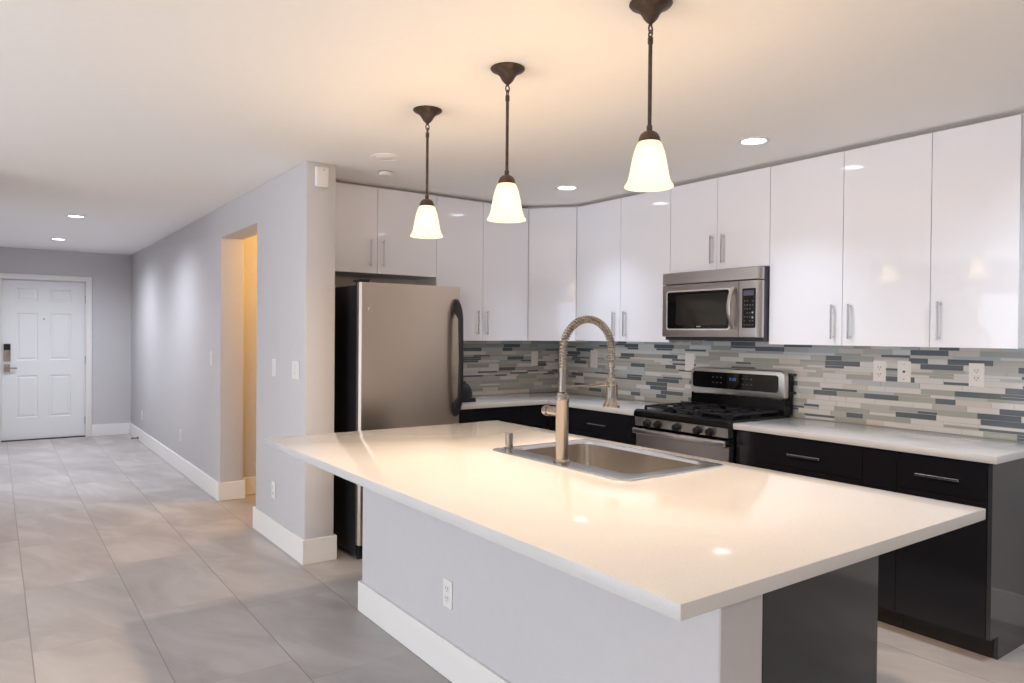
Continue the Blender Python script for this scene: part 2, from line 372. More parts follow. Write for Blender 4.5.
plate('light_switch', 'white double rocker switch on the hall wall end nearest the refrigerator', 'switch', HW, 4.47, 1.185, 0.120, 0.118, 2, 'hall light switches')
plate('light_switch', 'single white light switch on the hall wall beyond the opening', 'switch', HW, 6.62, 1.19, 0.075, 0.118, 1, 'hall light switches')
plate('wall_outlet', 'white outlet low on the pillar wall below the single switch', 'outlet', HW, 4.895, 0.35, 0.072, 0.116, 'outlet', 'wall outlets')
plate('wall_outlet', 'white outlet low on the hall wall midway to the front door', 'outlet', HW, 7.88, 0.365, 0.072, 0.116, 'outlet', 'wall outlets')
plate('wall_outlet', 'white outlet low on the hall wall nearest the front door', 'outlet', HW, 10.24, 0.345, 0.072, 0.116, 'outlet', 'wall outlets')
plate('wall_outlet', 'white outlet on the grey island half wall', 'outlet', ('x', -1, 1.531), 2.56, 0.345, 0.072, 0.116, 'outlet', 'wall outlets')
plate('wall_outlet', 'white outlet on the tile backsplash closest to the counter end', 'outlet', RW, 1.612, 1.232, 0.076, 0.125, 'outlet', 'backsplash plates')
plate('cable_plate', 'white jack plate on the backsplash between two outlets', 'wall plate', RW, 1.976, 1.232, 0.076, 0.120, 'jack', 'backsplash plates')
plate('wall_outlet', 'white outlet on the backsplash left of the jack plate, right of the range', 'outlet', RW, 2.113, 1.228, 0.076, 0.120, 'outlet', 'backsplash plates')
plate('wall_plate', 'blank white plate on the backsplash just left of the range control panel', 'wall plate', RW, 3.50, 1.23, 0.085, 0.13, None, 'backsplash plates')
plate('wall_plate', 'pale blank plate on the backsplash framed by the faucet arch', 'wall plate', RW, 4.53, 1.22, 0.09, 0.15, None, 'backsplash plates')
plate('wall_plate', 'pale blank plate on the backsplash left of the faucet under the corner cabinet', 'wall plate', KW, 3.845, 1.21, 0.075, 0.13, None, 'backsplash plates')
al = thing('alarm_siren', 'white rounded alarm box high on the pillar end', 'alarm', (1.638, 4.304, 2.375))
MB().box(1.594, 1.681, 4.276, 4.304, 2.314, 2.441, 0.012, 0, 3).build('housing', white_plastic, al)
MB().lathe((1.645, 4.273, 2.42), [(0.005, 0), (0.005, 0.004)], 12, 'y').build('indicator', chrome, al)

# ------------------------------------------------------------------ mosaic backsplash
rng = random.Random(11)
TM = [mat('tile_slate', (0.125, 0.145, 0.165), 0.10), mat('tile_sage', (0.37, 0.385, 0.35), 0.20), mat('tile_pale', (0.63, 0.63, 0.62), 0.16),
      mat('tile_ice', (0.45, 0.50, 0.51), 0.07), mat('tile_sand', (0.57, 0.525, 0.49), 0.30), mat('tile_fog', (0.45, 0.445, 0.43), 0.22), mat('tile_grout', (0.48, 0.47, 0.455), 0.7)]
def pick(thin):
    r_ = rng.random()
    if thin: return 0 if r_ < .30 else 1 if r_ < .52 else 2 if r_ < .75 else 3 if r_ < .83 else 4 if r_ < .89 else 5
    return 0 if r_ < .20 else 1 if r_ < .40 else 2 if r_ < .69 else 3 if r_ < .80 else 4 if r_ < .87 else 5
def backsplash(nm, fr, u0, u1, z0, z1):
    mb = MB(); bm = bmesh.new(); g = 0.0012
    def tile(a, b_, c, d, mi):
        ax, sg, F = fr
        dd = 0.004 + (0.0015 if mi in (0, 3) else 0)
        t_ = MB(); fbox(t_, fr, a + g, b_ - g, -dd, 0.0, c + g, d - g)
        for f in t_.bm.faces: f.material_index = mi
        me = bpy.data.meshes.new('t'); t_.bm.to_mesh(me); t_.bm.free(); bm.from_mesh(me); bpy.data.meshes.remove(me)
    fb = MB(); fbox(fb, fr, u0, u1, -0.0025, 0.008, z0, z1)
    for f in fb.bm.faces: f.material_index = 6
    me = bpy.data.meshes.new('t'); fb.bm.to_mesh(me); fb.bm.free(); bm.from_mesh(me); bpy.data.meshes.remove(me)
    z = z0; last = None
    unit = (z1 - z0) / 32.0; plan = []
    while sum(plan) < 32:
        k_ = 1 if rng.random() < .34 else 2
        if sum(plan) + k_ > 32: k_ = 1
        plan.append(k_)
    for k_ in plan:
        u = u0 - rng.random() * .2; prev = -1
        while u < u1:
            L = rng.choice((.15, .17, .195, .215, .10)) if k_ == 2 else rng.choice((.16, .19, .22, .12))
            a, b_ = max(u, u0), min(u + L, u1)
            if b_ - a > .01:
                if k_ == 2 and rng.random() < .13:
                    m1, m2 = pick(True), pick(True); tile(a, b_, z, z + unit, m1); tile(a, b_, z + unit, z + 2 * unit, m2)
                else:
                    mi = pick(k_ == 1)
                    while mi == prev and mi in (0, 4): mi = pick(k_ == 1)
                    tile(a, b_, z, z + k_ * unit, mi); prev = mi
            u += L
        z += k_ * unit
    mb.bm.free(); mb.bm = bm
    struct(nm, mb, TM)
backsplash('backsplash_right', ('x', -1, XR - .008), 1.23, YB - .008, 0.915, 1.40)
backsplash('backsplash_kitchen', ('y', -1, YB - .008), 2.62, XR - .016, 0.915, 1.40)

# ------------------------------------------------------------------ cabinets
def pull(mb, fr, u, d, z, length, vertical, off=0.032, w=0.011):
    h = length / 2; e = h - 0.012
    if vertical:
        fbox(mb, fr, u - w / 2, u + w / 2, d - off, d - off + 0.009, z - h, z + h, 0.0015)
        for q in (z - e, z + e): fbox(mb, fr, u - .0045, u + .0045, d - off + .008, d, q - .0045, q + .0045)
    else:
        fbox(mb, fr, u - h, u + h, d - off, d - off + 0.009, z - w / 2, z + w / 2, 0.0015)
        for q in (u - e, u + e): fbox(mb, fr, q - .0045, q + .0045, d - off + .008, d, z - .0045, z + .0045)
    return mb
def upper(label, fr, doors, z0, z1, depth, hz, hl=0.19):
    """doors = [(u0, u1, handle_u or None), ...]"""
    u0 = min(d[0] for d in doors); u1 = max(d[1] for d in doors)
    ax, sg, F = fr
    base_pt = (F - sg * depth / 2, (u0 + u1) / 2, z0) if ax == 'x' else ((u0 + u1) / 2, F - sg * depth / 2, z0)
    t = thing('upper_cabinet', label, 'cabinet', base_pt, 'glossy white upper cabinets')
    mb = MB(); fbox(mb, fr, u0 + .001, u1 - .001, 0.021, depth, z0, z1); mb.build('body', carcass_m, t)
    mb = MB(); fbox(mb, fr, u0 + .001, u1 - .001, 0.09, depth, z1, H - .001); mb.build('top_filler', carcass_m, t)
    for a, b_, hu in doors:
        mb = MB(); fbox(mb, fr, a + .0016, b_ - .0016, 0.0, 0.02, z0 - .002, z1 - .001, 0.0012); d = mb.build('door', gloss_white, t)
        if hu is not None: pull(MB(), fr, hu, 0.0, hz, hl, True).build('handle', chrome, d)
    return t
UX = ('x', -1, 3.79); UY = ('y', -1, 4.68)
DX = XR - .001 - 3.79; DY = YB - .001 - 4.68
UB, UT = 1.377, 2.443
upper('single-door glossy white upper cabinet at the far right end', UX, [(1.315, 1.698, 1.652)], UB, UT, DX, 1.506)
upper('two-door glossy white upper cabinet directly right of the microwave', UX, [(1.698, 2.156, 2.107), (2.156, 2.617, 2.205)], UB, UT, DX, 1.507)
upper('short two-door glossy white upper cabinet above the microwave', UX, [(2.617, 3.007, 2.952), (3.007, 3.403, 3.04)], 1.85, UT, DX, 1.98, 0.18)
upper('two-door glossy white upper cabinet between the microwave and the corner cabinet', UX, [(3.403, 3.888, 3.826), (3.888, 4.386, 3.942)], UB, UT, DX, 1.505, 0.185)
upper('tall two-door glossy white upper cabinet right of the refrigerator', UY, [(2.672, 3.088, 3.035), (3.088, 3.528, 3.12)], UB - .006, UT, DY, 1.51, 0.185)
upper('short two-door glossy white cabinet above the refrigerator', UY, [(1.76, 2.195, 2.14), (2.195, 2.672, 2.236)], 1.842, UT, DY, 1.982, 0.185)
# angled corner cabinet
t = thing('upper_cabinet', 'angled glossy white corner cabinet without a handle', 'cabinet', (3.9, 4.8, UB), 'glossy white upper cabinets')
p0 = Vector((3.528, 4.68)); p1 = Vector((3.79, 4.386)); ndir = Vector((-(p1 - p0).y, (p1 - p0).x)).normalized()
if ndir.x > 0: ndir = -ndir
inn = -ndir
cb = [(3.530, 4.703), (3.812, 4.388), (XR - .002, 4.388), (XR - .002, YB - .002), (3.530, YB - .002)]
MB().prism(cb, 'z', UB - .004, UT).prism([(3.56, 4.77), (3.88, 4.42), (XR - .002, 4.42), (XR - .002, YB - .002), (3.56, YB - .002)], 'z', UT, H - .001).build('body', carcass_m, t)
q0 = p0 + (p1 - p0).normalized() * .003; q1 = p1 - (p1 - p0).normalized() * .003
MB().prism([tuple(q0), tuple(q1), tuple(q1 + inn * .02), tuple(q0 + inn * .02)], 'z', UB - .006, UT - .001, 0.0012, 1).build('door', gloss_white, t)

def basecab(label, fr, u0, u1, fronts, depth, ends=(), kick=True, z1=0.880, group='glossy black base cabinets'):
    """fronts = [(kind, u0, u1, z0, z1, handle spec or None)]"""
    ax, sg, F = fr
    base_pt = (F - sg * depth / 2, (u0 + u1) / 2, 0) if ax == 'x' else ((u0 + u1) / 2, F - sg * depth / 2, 0)
    t = thing('base_cabinet', label, 'cabinet', base_pt, group)
    mb = MB(); fbox(mb, fr, u0 + .001, u1 - .001, 0.021, depth, 0.105, z1); mb.build('body', kick_m, t)
    mb = MB(); fbox(mb, fr, u0 + .001, u1 - .001, 0.085, 0.10, 0.0, 0.105); mb.build('toe_kick', kick_m, t)
    for kind, a, b_, c, d, hs in fronts:
        mb = MB(); fbox(mb, fr, a + .0010, b_ - .0010, 0, 0.02, c + .0010, d - .0010, 0.0008); o = mb.build(kind, gloss_black, t)
        if hs: pull(MB(), fr, hs[0], 0.0, hs[1], 0.19, hs[2]).build('handle', chrome, o)
    return t
BX = ('x', -1, 3.518); BD = XR - .01 - 3.518
ZD = 0.708
# right of the range
t = basecab('glossy black base cabinet with one drawer at the open end of the right counter', BX, 1.328, 1.716,
        [('drawer', 1.328, 1.716, ZD, 0.876, (1.527, 0.785, False)), ('door', 1.328, 1.716, 0.104, ZD, None)], BD)
mb = MB().prism([(3.521, 0.104), (3.603, 0.104), (3.603, 0), (XR - .018, 0), (XR - .018, 0.879), (3.521, 0.879)], 'y', 1.309, 1.327, 0.001, 1)
mb.build('end_panel', mat('gloss_charcoal_panel', (0.034, 0.036, 0.041), 0.12), t)
basecab('narrow handleless glossy black base cabinet between the two drawers', BX, 1.717, 1.885, [('door', 1.717, 1.885, 0.104, 0.876, None)], BD)
basecab('glossy black base cabinet with one wide drawer just right of the range', BX, 1.886, 2.636,
        [('drawer', 1.886, 2.505, ZD, 0.876, (2.195, 0.782, False)), ('door', 1.886, 2.195, 0.104, ZD, None), ('door', 2.195, 2.505, 0.104, ZD, None), ('filler', 2.505, 2.636, 0.104, 0.876, None)], BD)
# left of the range
basecab('glossy black base cabinet with one drawer just left of the range, behind the faucet', BX, 3.402, 4.38,
        [('drawer', 3.50, 4.12, ZD, 0.876, (3.81, 0.778, False)), ('door', 3.50, 3.81, 0.104, ZD, None), ('door', 3.81, 4.12, 0.104, ZD, None), ('filler', 3.402, 3.50, 0.104, 0.876, None), ('filler', 4.12, 4.38, 0.104, 0.876, None)], BD)
BY = ('y', -1, 4.393)
basecab('glossy black base cabinet between the refrigerator and the kitchen corner', BY, 2.63, 3.514,
        [('drawer', 2.63, 3.25, ZD, 0.876, (2.94, 0.78, False)), ('door', 2.63, 2.94, 0.104, ZD, None), ('door', 2.94, 3.25, 0.104, ZD, None), ('filler', 3.25, 3.514, 0.104, 0.876, None)], YB - .01 - 4.393)

# counters
tag(MB().grid([3.488, XR - .014], [1.283, 2.640], 0.881, 0.915, bev=0.003).build('countertop', quartz), 'white quartz countertop right of the range, with an open end', 'countertop', 'white quartz countertops')
tag(MB().grid([2.62, 3.488, XR - .014], [3.400, 4.365, YB - .014], 0.881, 0.915, skip={(0, 0)}, bev=0.003).build('countertop', quartz), 'L-shaped white quartz countertop in the corner behind the faucet', 'countertop', 'white quartz countertops')

# ------------------------------------------------------------------ island
isl = thing('kitchen_island', 'grey painted half wall of the island with a white baseboard', 'island', (1.615, 2.3, 0))
IY0, IY1 = 1.191, 3.42
MB().box(1.531, 1.716, IY0, IY1, 0.0, 0.880, 0.004).build('half_wall', paint, isl)
MB().prism([(1.531 - bt, IY0 - bt), (1.716, IY0 - bt), (1.716, IY0), (1.531, IY0), (1.531, IY1), (1.716, IY1), (1.716, IY1 + bt), (1.531 - bt, IY1 + bt)], 'z', 0, 0.152, 0.003, 1).build('baseboard', trim_m, isl)
IX = ('x', 1, 2.356); ID = 2.356 - 1.718
t = basecab('glossy black island cabinet at the near end, its end panel facing the viewer', IX, 1.212, 1.76,
        [('door', 1.212, 1.486, 0.104, 0.876, (1.455, .75, True)), ('door', 1.486, 1.76, 0.104, 0.876, (1.517, .75, True))], ID, group='island cabinets')
MB().prism([(1.718, 0), (2.26, 0), (2.26, 0.104), (2.333, 0.104), (2.333, 0.8795), (1.718, 0.8795)], 'y', 1.192, 1.211, 0.001, 1).build('end_panel', mat('gloss_charcoal_end', (0.022, 0.024, 0.029), 0.10), t)
t = basecab('glossy black island sink cabinet under the steel sink', IX, 1.762, 2.61,
        [('door', 1.762, 2.186, 0.104, 0.876, (2.155, .75, True)), ('door', 2.186, 2.61, 0.104, 0.876, (2.217, .75, True))], ID, z1=0.66, group='island cabinets')
t = basecab('glossy black island cabinet at the end nearest the refrigerator', IX, 2.612, 3.415,
        [('drawer', 2.612, 3.395, ZD, 0.876, (3.0, .785, False)), ('door', 2.612, 3.0, 0.104, ZD, (2.97, .6, True)), ('door', 3.0, 3.395, 0.104, ZD, (3.03, .6, True))], ID, group='island cabinets')
SX0, SX1, SY0, SY1 = 1.757, 2.318, 1.775, 2.602
tag(MB().grid([1.050, SX0 + .02, SX1 - .015, 2.397], [0.907, SY0 + .02, SY1 - .02, 3.472], 0.881, 0.915, skip={(1, 1)}, bev=0.0035).build('island_countertop', quartz), 'white quartz island countertop with a sink cutout', 'countertop', 'white quartz countertops')

# sink
sk = thing('kitchen_sink', 'drop-in stainless steel sink set into the island countertop', 'sink', ((SX0 + SX1) / 2, (SY0 + SY1) / 2, 0.915))
BX0, BX1, BY0, BY1 = 1.872, 2.282, 1.855, 2.56
MB().loops([rrect(SX0, SX1, SY0, SY1, .035, .9152), rrect(SX0, SX1, SY0, SY1, .035, .917), rrect(SX0 + .004, SX1 - .004, SY0 + .004, SY1 - .004, .033, .9205),
            rrect(SX0 + .016, SX1 - .014, SY0 + .016, SY1 - .016, .03, .9195),
            rrect(BX0 - .012, BX1 + .010, BY0 - .012, BY1 + .012, .06, .9185), rrect(BX0, BX1, BY0, BY1, .055, .915), rrect(BX0 + .002, BX1 - .002, BY0 + .002, BY1 - .002, .055, .908)]).build('rim', mat('sink_rim_lit_steel', (0.88, 0.87, 0.86), 0.22, 1.0), sk, ang=50)  # rim colour brighter than the basin to imitate reflected ceiling light
MB().loops([rrect(BX0 + .002, BX1 - .002, BY0 + .002, BY1 - .002, .055, .908), rrect(BX0 + .006, BX1 - .006, BY0 + .006, BY1 - .006, .055, .76), rrect(BX0 + .012, BX1 - .012, BY0 + .012, BY1 - .012, .052, .728),
            rrect(BX0 + .035, BX1 - .035, BY0 + .035, BY1 - .035, .045, .715)], cap1=True).build('basin', sink_m, sk, ang=60)
MB().lathe((2.08, 2.2, .7145), [(0.055, 0), (0.055, .003), (0.045, .004), (0.038, .0015)], 28).build('drain', chrome, sk)
# air gap
ag = thing('air_gap', 'short brushed nickel cylinder cap at the left end of the sink rim', 'air gap', (1.846, 2.578, 0.9205))
MB().lathe((1.846, 2.578, 0.9205), [(0.020, 0), (0.020, .004), (0.0165, .005)], 24).build('base_ring', nickel, ag)
MB().lathe((1.846, 2.578, 0.9255), [(0.0165, 0), (0.0165, .056), (0.0145, .0605), (0.006, .0615)], 24).build('cap', nickel, ag)

# ------------------------------------------------------------------ faucet
FX, FY, FZ = 1.815, 2.178, 0.9200
fc = thing('kitchen_faucet', 'tall brushed nickel spring spout faucet standing on the sink rim', 'faucet', (FX, FY, FZ))
MB().lathe((FX, FY, FZ), [(0.033, 0), (0.033, .006), (0.029, .012), (0.026, .014)], 32).build('base_ring', nickel, fc)
MB().lathe((FX, FY, FZ + .014), [(0.0255, 0), (0.0255, .225), (0.027, .228), (0.027, .245), (0.024, .25)], 32).build('body', nickel, fc)
MB().lathe((FX, FY, 1.178), [(0.022, 0), (0.022, .012), (0.0135, .018), (0.0135, .098), (0.0155, .100), (0.0155, .108)], 24).build('riser', nickel, fc)
hn = MB().lathe((FX, FY + .02, 1.115), [(0.017, 0), (0.019, .02), (0.019, .055), (0.0165, .058), (0.0165, .064), (0.0215, .066), (0.0215, .078), (0.017, .092), (0.006, .097)], 24, 'y').build('handle', nickel, fc)
AR = 0.132; AC = (FX + AR, 1.352)
path = [(FX, FY, z / 1000) for z in range(1282, 1352, 3)]
path += [(AC[0] - AR * math.cos(a * PI / 90), FY, AC[1] + AR * math.sin(a * PI / 90)) for a in range(0, 91)]
path += [(FX + 2 * AR, FY, z / 1000) for z in range(1349, 1292, -3)]
MB().tube(path, 0.0075, 10).build('hose', steel_dark, fc)
def helix(path, r, pitch, per=10):
    P = [Vector(p) for p in path]; out = []; s_ = 0; ph = 0; yv = Vector((0, 1, 0))
    D = [0]
    for a, b_ in zip(P, P[1:]): D.append(D[-1] + (b_ - a).length)
    N = int(D[-1] / pitch * per); i = 0
    for k in range(N + 1):
        d = D[-1] * k / N
        while i < len(D) - 2 and D[i + 1] < d: i += 1
        f = (d - D[i]) / max(D[i + 1] - D[i], 1e-9); p = P[i].lerp(P[i + 1], f)
        t_ = (P[min(i + 2, len(P) - 1)] - P[max(i - 1, 0)]).normalized(); nn = yv.cross(t_)
        a = 2 * PI * k / per
        out.append(p + nn * r * math.cos(a) + yv * r * math.sin(a))
    return out
MB().tube(helix(path, 0.0135, 0.0118), 0.0034, 7).build('spring_coil', nickel, fc, ang=80)
hx = FX + 2 * AR
MB().lathe((hx, FY, 1.0), [(0.034, .122), (0.035, .130), (0.031, .138), (0.0235, .150), (0.0215, .165), (0.0215, .232), (0.018, .240), (0.014, .243), (0.014, .262), (0.010, .265), (0.010, .285), (0.0145, .287), (0.0145, .305)][::1], 28).build('spray_head', nickel, fc)
MB().box(hx + .018, hx + .030, FY - .007, FY + .007, 1.145, 1.215, .003).build('spray_trigger', black_plastic, fc)
MB().tube([(FX, FY, 1.212), (FX + .12, FY, 1.214), (hx - .02, FY, 1.219)], 0.006, 10).lathe((hx, FY, 1.21), [(0.0235, 0), (0.0245, .002), (0.0245, .02), (0.0235, .022)], 24).lathe((FX, FY, 1.2), [(0.0165, 0), (0.0165, .024)], 20).lathe((hx - .045, FY, 1.2187), [(0.006, 0), (0.011, .004), (0.011, .02)], 16, 'x').build('support_arm', nickel, fc)

# ------------------------------------------------------------------ pendants
def pendant(label, x, y, zb):
    t = thing('pendant_lamp', label, 'lamp', (x, y, H), 'bell shade pendants over the island')
    zt = zb + 0.147
    MB().lathe((x, y, H), [(0.067, -0.0005), (0.068, -0.004), (0.064, -0.009), (0.052, -0.015), (0.038, -0.024), (0.029, -0.036), (0.022, -0.049), (0.013, -0.059), (0.007, -0.063), (0.005, -0.070)], 36).build('canopy', bronze, t)
    zl = H - .081
    ring = lambda c, rr, pl: [(c[0] + rr * math.cos(a * PI / 9) * (1 if pl == 0 else 0.2), c[1] + rr * math.cos(a * PI / 9) * (0.2 if pl == 0 else 1), c[2] + rr * 1.25 * math.sin(a * PI / 9)) for a in range(18)]
    MB().tube(ring((x, y, zl), 0.010, 0), 0.0026, 8, closed=True).tube(ring((x, y, zl - .016), 0.009, 1), 0.0026, 8, closed=True).build('hook', bronze, t)
    MB().lathe((x, y, 0), [(0.004, zl - .022), (0.0085, zl - .028), (0.0085, zl - .046), (0.0062, zl - .05), (0.0062, zt + .05), (0.009, zt + .047), (0.009, zt + .032), (0.006, zt + .028)], 16).build('rod', bronze, t)
    MB().lathe((x, y, zt), [(0.009, .030), (0.018, .028), (0.027, .021), (0.033, .009), (0.0355, -0.004), (0.032, -0.006)], 32).build('cap', bronze, t)
    pr = [(0.032, 0), (0.040, -.014), (0.047, -.034), (0.053, -.058), (0.058, -.085), (0.062, -.108), (0.066, -.124), (0.072, -.136), (0.0765, -.142), (0.0765, -.146)]
    inner = [(r_ - .004, z_) for r_, z_ in pr[::-1]]
    MB().lathe((x, y, zt), pr + inner, 40, caps=False).build('lamp_shade', shade_m, t)
    MB().lathe((x, y, zt), [(0.004, -.02), (0.014, -.022), (0.016, -.036), (0.026, -.056), (0.028, -.07), (0.024, -.085), (0.012, -.095), (0.002, -.097)], 20).build('bulb', bulb_m, t)
    light('pendant_bulb_light', 'POINT', (x, y, zt - .112), PEND, (1.0, 0.71, 0.46), shadow_soft_size=0.03)
PEND = 33
pendant('bronze pendant lamp with bell glass shade farthest from the viewer, above the refrigerator end', 1.648, 2.981, 1.874)
pendant('bronze pendant lamp with bell glass shade, middle one above the sink', 1.642, 2.325, 1.870)
pendant('bronze pendant lamp with bell glass shade nearest the viewer, canopy cut by the top edge', 1.680, 1.600, 1.888)

# ------------------------------------------------------------------ ceiling fixtures
def downlight(label, x, y, watts, col=(0.76, 0.86, 1.0), cone=104):
    t = thing('recessed_light', label, 'light', (x, y, H), 'recessed ceiling lights')
    MB().lathe((x, y, H), [(0.088, -0.0005), (0.088, -.004), (0.070, -.007), (0.062, -.003), (0.062, -.0005)], 32, caps=False).build('trim_ring', white_plastic, t)
    MB().lathe((x, y, H), [(0.0625, -.001), (0.0625, -.0025), (0.001, -.0035)], 32).build('lens', lens_m, t)
    light('downlight_beam', 'SPOT', (x, y, H - .012), watts, col, spot_size=math.radians(cone), spot_blend=1.0, shadow_soft_size=0.06)
KL, HL = 38, 140
WARM = (1.0, 0.68, 0.36)
downlight('recessed ceiling light over the corner, before the angled cabinet', 3.307, 3.939, KL)
downlight('recessed ceiling light in front of the microwave cabinets', 3.30, 2.385, KL)
downlight('recessed hallway ceiling light nearer the kitchen', 0.611, 7.70, HL, (0.88, 0.91, 1.0), 168)
downlight('recessed hallway ceiling light closest to the front door', 0.60, 9.76, HL, (0.90, 0.92, 1.0), 168)
downlight('recessed ceiling light behind the viewer on the right', 3.30, 0.7, 60, (0.82, 0.9, 1.0), 150)
downlight('added unseen ceiling fill light in the living area left of the island', -1.4, 4.6, 30, (0.86, 0.92, 1.0), 130)  # unseen lamp added as fill for the living side
downlight('warm recessed ceiling light behind the viewer in the living area', -1.2, -1.6, 50, WARM, 160)
downlight('warm recessed ceiling light straight behind the viewer', 0.9, -1.6, 165, (1.0, 0.80, 0.60), 165)
cv = thing('ceiling_speaker', 'round flush white ceiling cover beside the far pendant canopy', 'ceiling cover', (1.893, 3.925, H))
MB().lathe((1.893, 3.925, H), [(0.092, -.0005), (0.091, -.004), (0.076, -.006), (0.074, -.003), (0.060, -.003), (0.058, -.006), (0.040, -.0065)], 36).build('outer_ring', ceil_m, cv)
MB().lathe((1.893, 3.925, H - .0065), [(0.039, 0), (0.037, -.004), (0.0, -.006)], 28).build('centre_disc', white_plastic, cv)
sd = thing('smoke_detector', 'small white domed detector on the ceiling before the refrigerator cabinet', 'detector', (2.06, 4.28, H))
MB().lathe((2.06, 4.28, H), [(0.046, -.0005), (0.046, -.008)], 28).build('mounting_base', steel_dark, sd)
MB().lathe((2.06, 4.28, H), [(0.045, -.008), (0.045, -.020), (0.038, -.027), (0.002, -.029)], 28).build('cover', white_plastic, sd)
# lamp in the side corridor
cl = thing('ceiling_lamp', 'warm dome lamp on the side corridor ceiling', 'lamp', (2.6, 5.8, H))
MB().lathe((2.6, 5.8, H), [(0.15, -.0005), (0.15, -.02), (0.14, -.025)], 32).build('base_plate', white_plastic, cl)
MB().lathe((2.6, 5.8, H), [(0.135, -.025), (0.12, -.06), (0.07, -.09), (0.002, -.1)], 32).build('glass_dome', mat('warm_dome', (0.9, 0.8, 0.6), 0.3, emit=(1.0, 0.6, 0.22), es=5.0), cl)
light('corridor_lamp_light', 'POINT', (2.6, 5.8, H - .16), 32, (1.0, 0.52, 0.11), shadow_soft_size=0.1)

# ------------------------------------------------------------------ refrigerator
RX0, RX1, RF = 1.829, 2.558, 4.13
fg = thing('refrigerator', 'stainless steel refrigerator with black sides standing beside the pillar', 'refrigerator', ((RX0 + RX1) / 2, 4.5, 0))
MB().box(RX0 + .004, RX1 - .004, RF + .075, 4.93, 0.03, 1.722, 0.004).build('body', black_plastic, fg)
def dshape(z0, z1):
    n_ = 12; pts = []
    for i in range(n_ + 1):
        u = i / n_; x = RX0 + (RX1 - RX0) * u
        pts.append((x, RF + 0.0125 * (2 * u - 1) ** 2 * 1.0))
    pts = [(RX0, RF + .028)] + [(RX0 + .012, RF + .012)] + pts[1:-1] + [(RX1 - .012, RF + .012), (RX1, RF + .028)]
    pts += [(RX1, RF + .068), (RX0, RF + .068)]
    return MB().prism(pts, 'z', z0, z1)
dr = dshape(0.655, 1.735).build('door', [fridge_steel], fg, ang=25)
frz = dshape(0.105, 0.640).build('freezer_drawer', [fridge_steel], fg, ang=25)
# black door trim behind the steel skin
MB().box(RX0 - .002, RX1, RF + .055, RF + .078, 0.10, 1.738, 0.003).build('door_gasket', black_plastic, fg)
def curve_handle(z0, z1):
    x = RX1 - .044
    pr = [(0.0, .006), (0.0, .022), (-.018, .034), (-.040, .060), (-.052, .11), (-.056, .18)]
    L = z1 - z0
    mb = MB(); b = bmesh.new()
    secs = [(0.0, .000, .010, .020), (.012, -.012, .013, .030), (.05, -.026, .021, .044), (.10, -.042, .023, .058), (.135, -.056, .018, .038), (.17, -.066, .014, .026), (.5, -.074, .013, .022)]
    secs = secs + [(1 - a, o_, hw, hd_) for a, o_, hw, hd_ in secs[-2::-1]]
    ls = []
    for a, o_, hw, hd_ in secs:
        z = z1 - a * L; yc = RF + .004 + o_
        y0_ = yc - .008; y1_ = y0_ + hd_ if a < .12 or a > .88 else y0_ + hd_
        ls.append([(x - hw, y0_ + .004, z), (x - hw * .6, y0_, z), (x + hw * .6, y0_, z), (x + hw, y0_ + .004, z), (x + hw, y1_, z), (x - hw, y1_, z)])
    b.free()
    return mb.loops(ls, True, True)
hnd = curve_handle(0.868, 1.652).build('handle', black_plastic, dr, ang=40); hnd['label'] = 'long black bowed door handle'
MB().box(RX0 + .15, RX1 - .15, RF - .048, RF - .028, 0.585, 0.612, .006).box(RX0 + .16, RX0 + .20, RF - .03, RF + .004, 0.588, 0.609, .003).box(RX1 - .20, RX1 - .16, RF - .03, RF + .004, 0.588, 0.609, .003).build('handle', black_plastic, frz)
lg = [(1.895 + .013 * math.cos(a * PI / 14), RF + .0045, 1.570 + .013 * math.sin(a * PI / 14)) for a in range(28)]
MB().tube(lg, 0.0026, 6, closed=True).build('badge', mat('badge_silver', (0.85, 0.85, 0.85), 0.2, 1.0), dr)
MB().box(RX0 - .002, RX0 + .075, RF + .03, RF + .12, 1.738, 1.755, .004).build('hinge_cover', black_plastic, fg)
MB().box(RX0 + .02, RX1 - .02, RF + .06, RF + .085, 0.022, 0.098, .003).build('kick_grille', black_plastic, fg)
for fx in (RX0 + .05, RX1 - .05):
    for fy in (RF + .10, 4.86): MB().lathe((fx, fy, 0.0), [(0.022, 0), (0.022, .02), (.012, .022), (.012, .034)], 14).build('foot', black_plastic, fg)

# black rounded thing on the counter behind the refrigerator
ap = thing('countertop_appliance', 'small black rounded object on the counter behind the refrigerator handle', 'appliance', (2.80, 4.55, 0.915))
def blob(cx_, cy_, prof, sx_, sy_):
    return [[(cx_ + sx_ * r_ * math.cos(a * PI / 14) + o_, cy_ + sy_ * r_ * math.sin(a * PI / 14), z) for a in range(28)] for r_, z, o_ in prof]
MB().loops(blob(2.805, 4.56, [(0.9, .935, 0), (1.0, .955, 0), (1.0, .985, -.003), (.94, 1.015, -.008), (.80, 1.045, -.016), (.55, 1.067, -.026), (.2, 1.078, -.034)], .108, .08), True, True).build('shell', black_plastic, ap, ang=60)
MB().box(2.70, 2.918, 4.50, 4.62, .9155, .945, .006, 0, 2).build('foot_plate', black_plastic, ap)

# ------------------------------------------------------------------ range
GY0, GY1 = 2.646, 3.394
rg = thing('gas_range', 'stainless steel and black gas range with five knobs below the microwave', 'range', (3.8, 3.02, 0))
MB().box(3.50, 4.10, GY0, GY1, 0.03, 0.90, .003).build('body', black_enamel, rg)
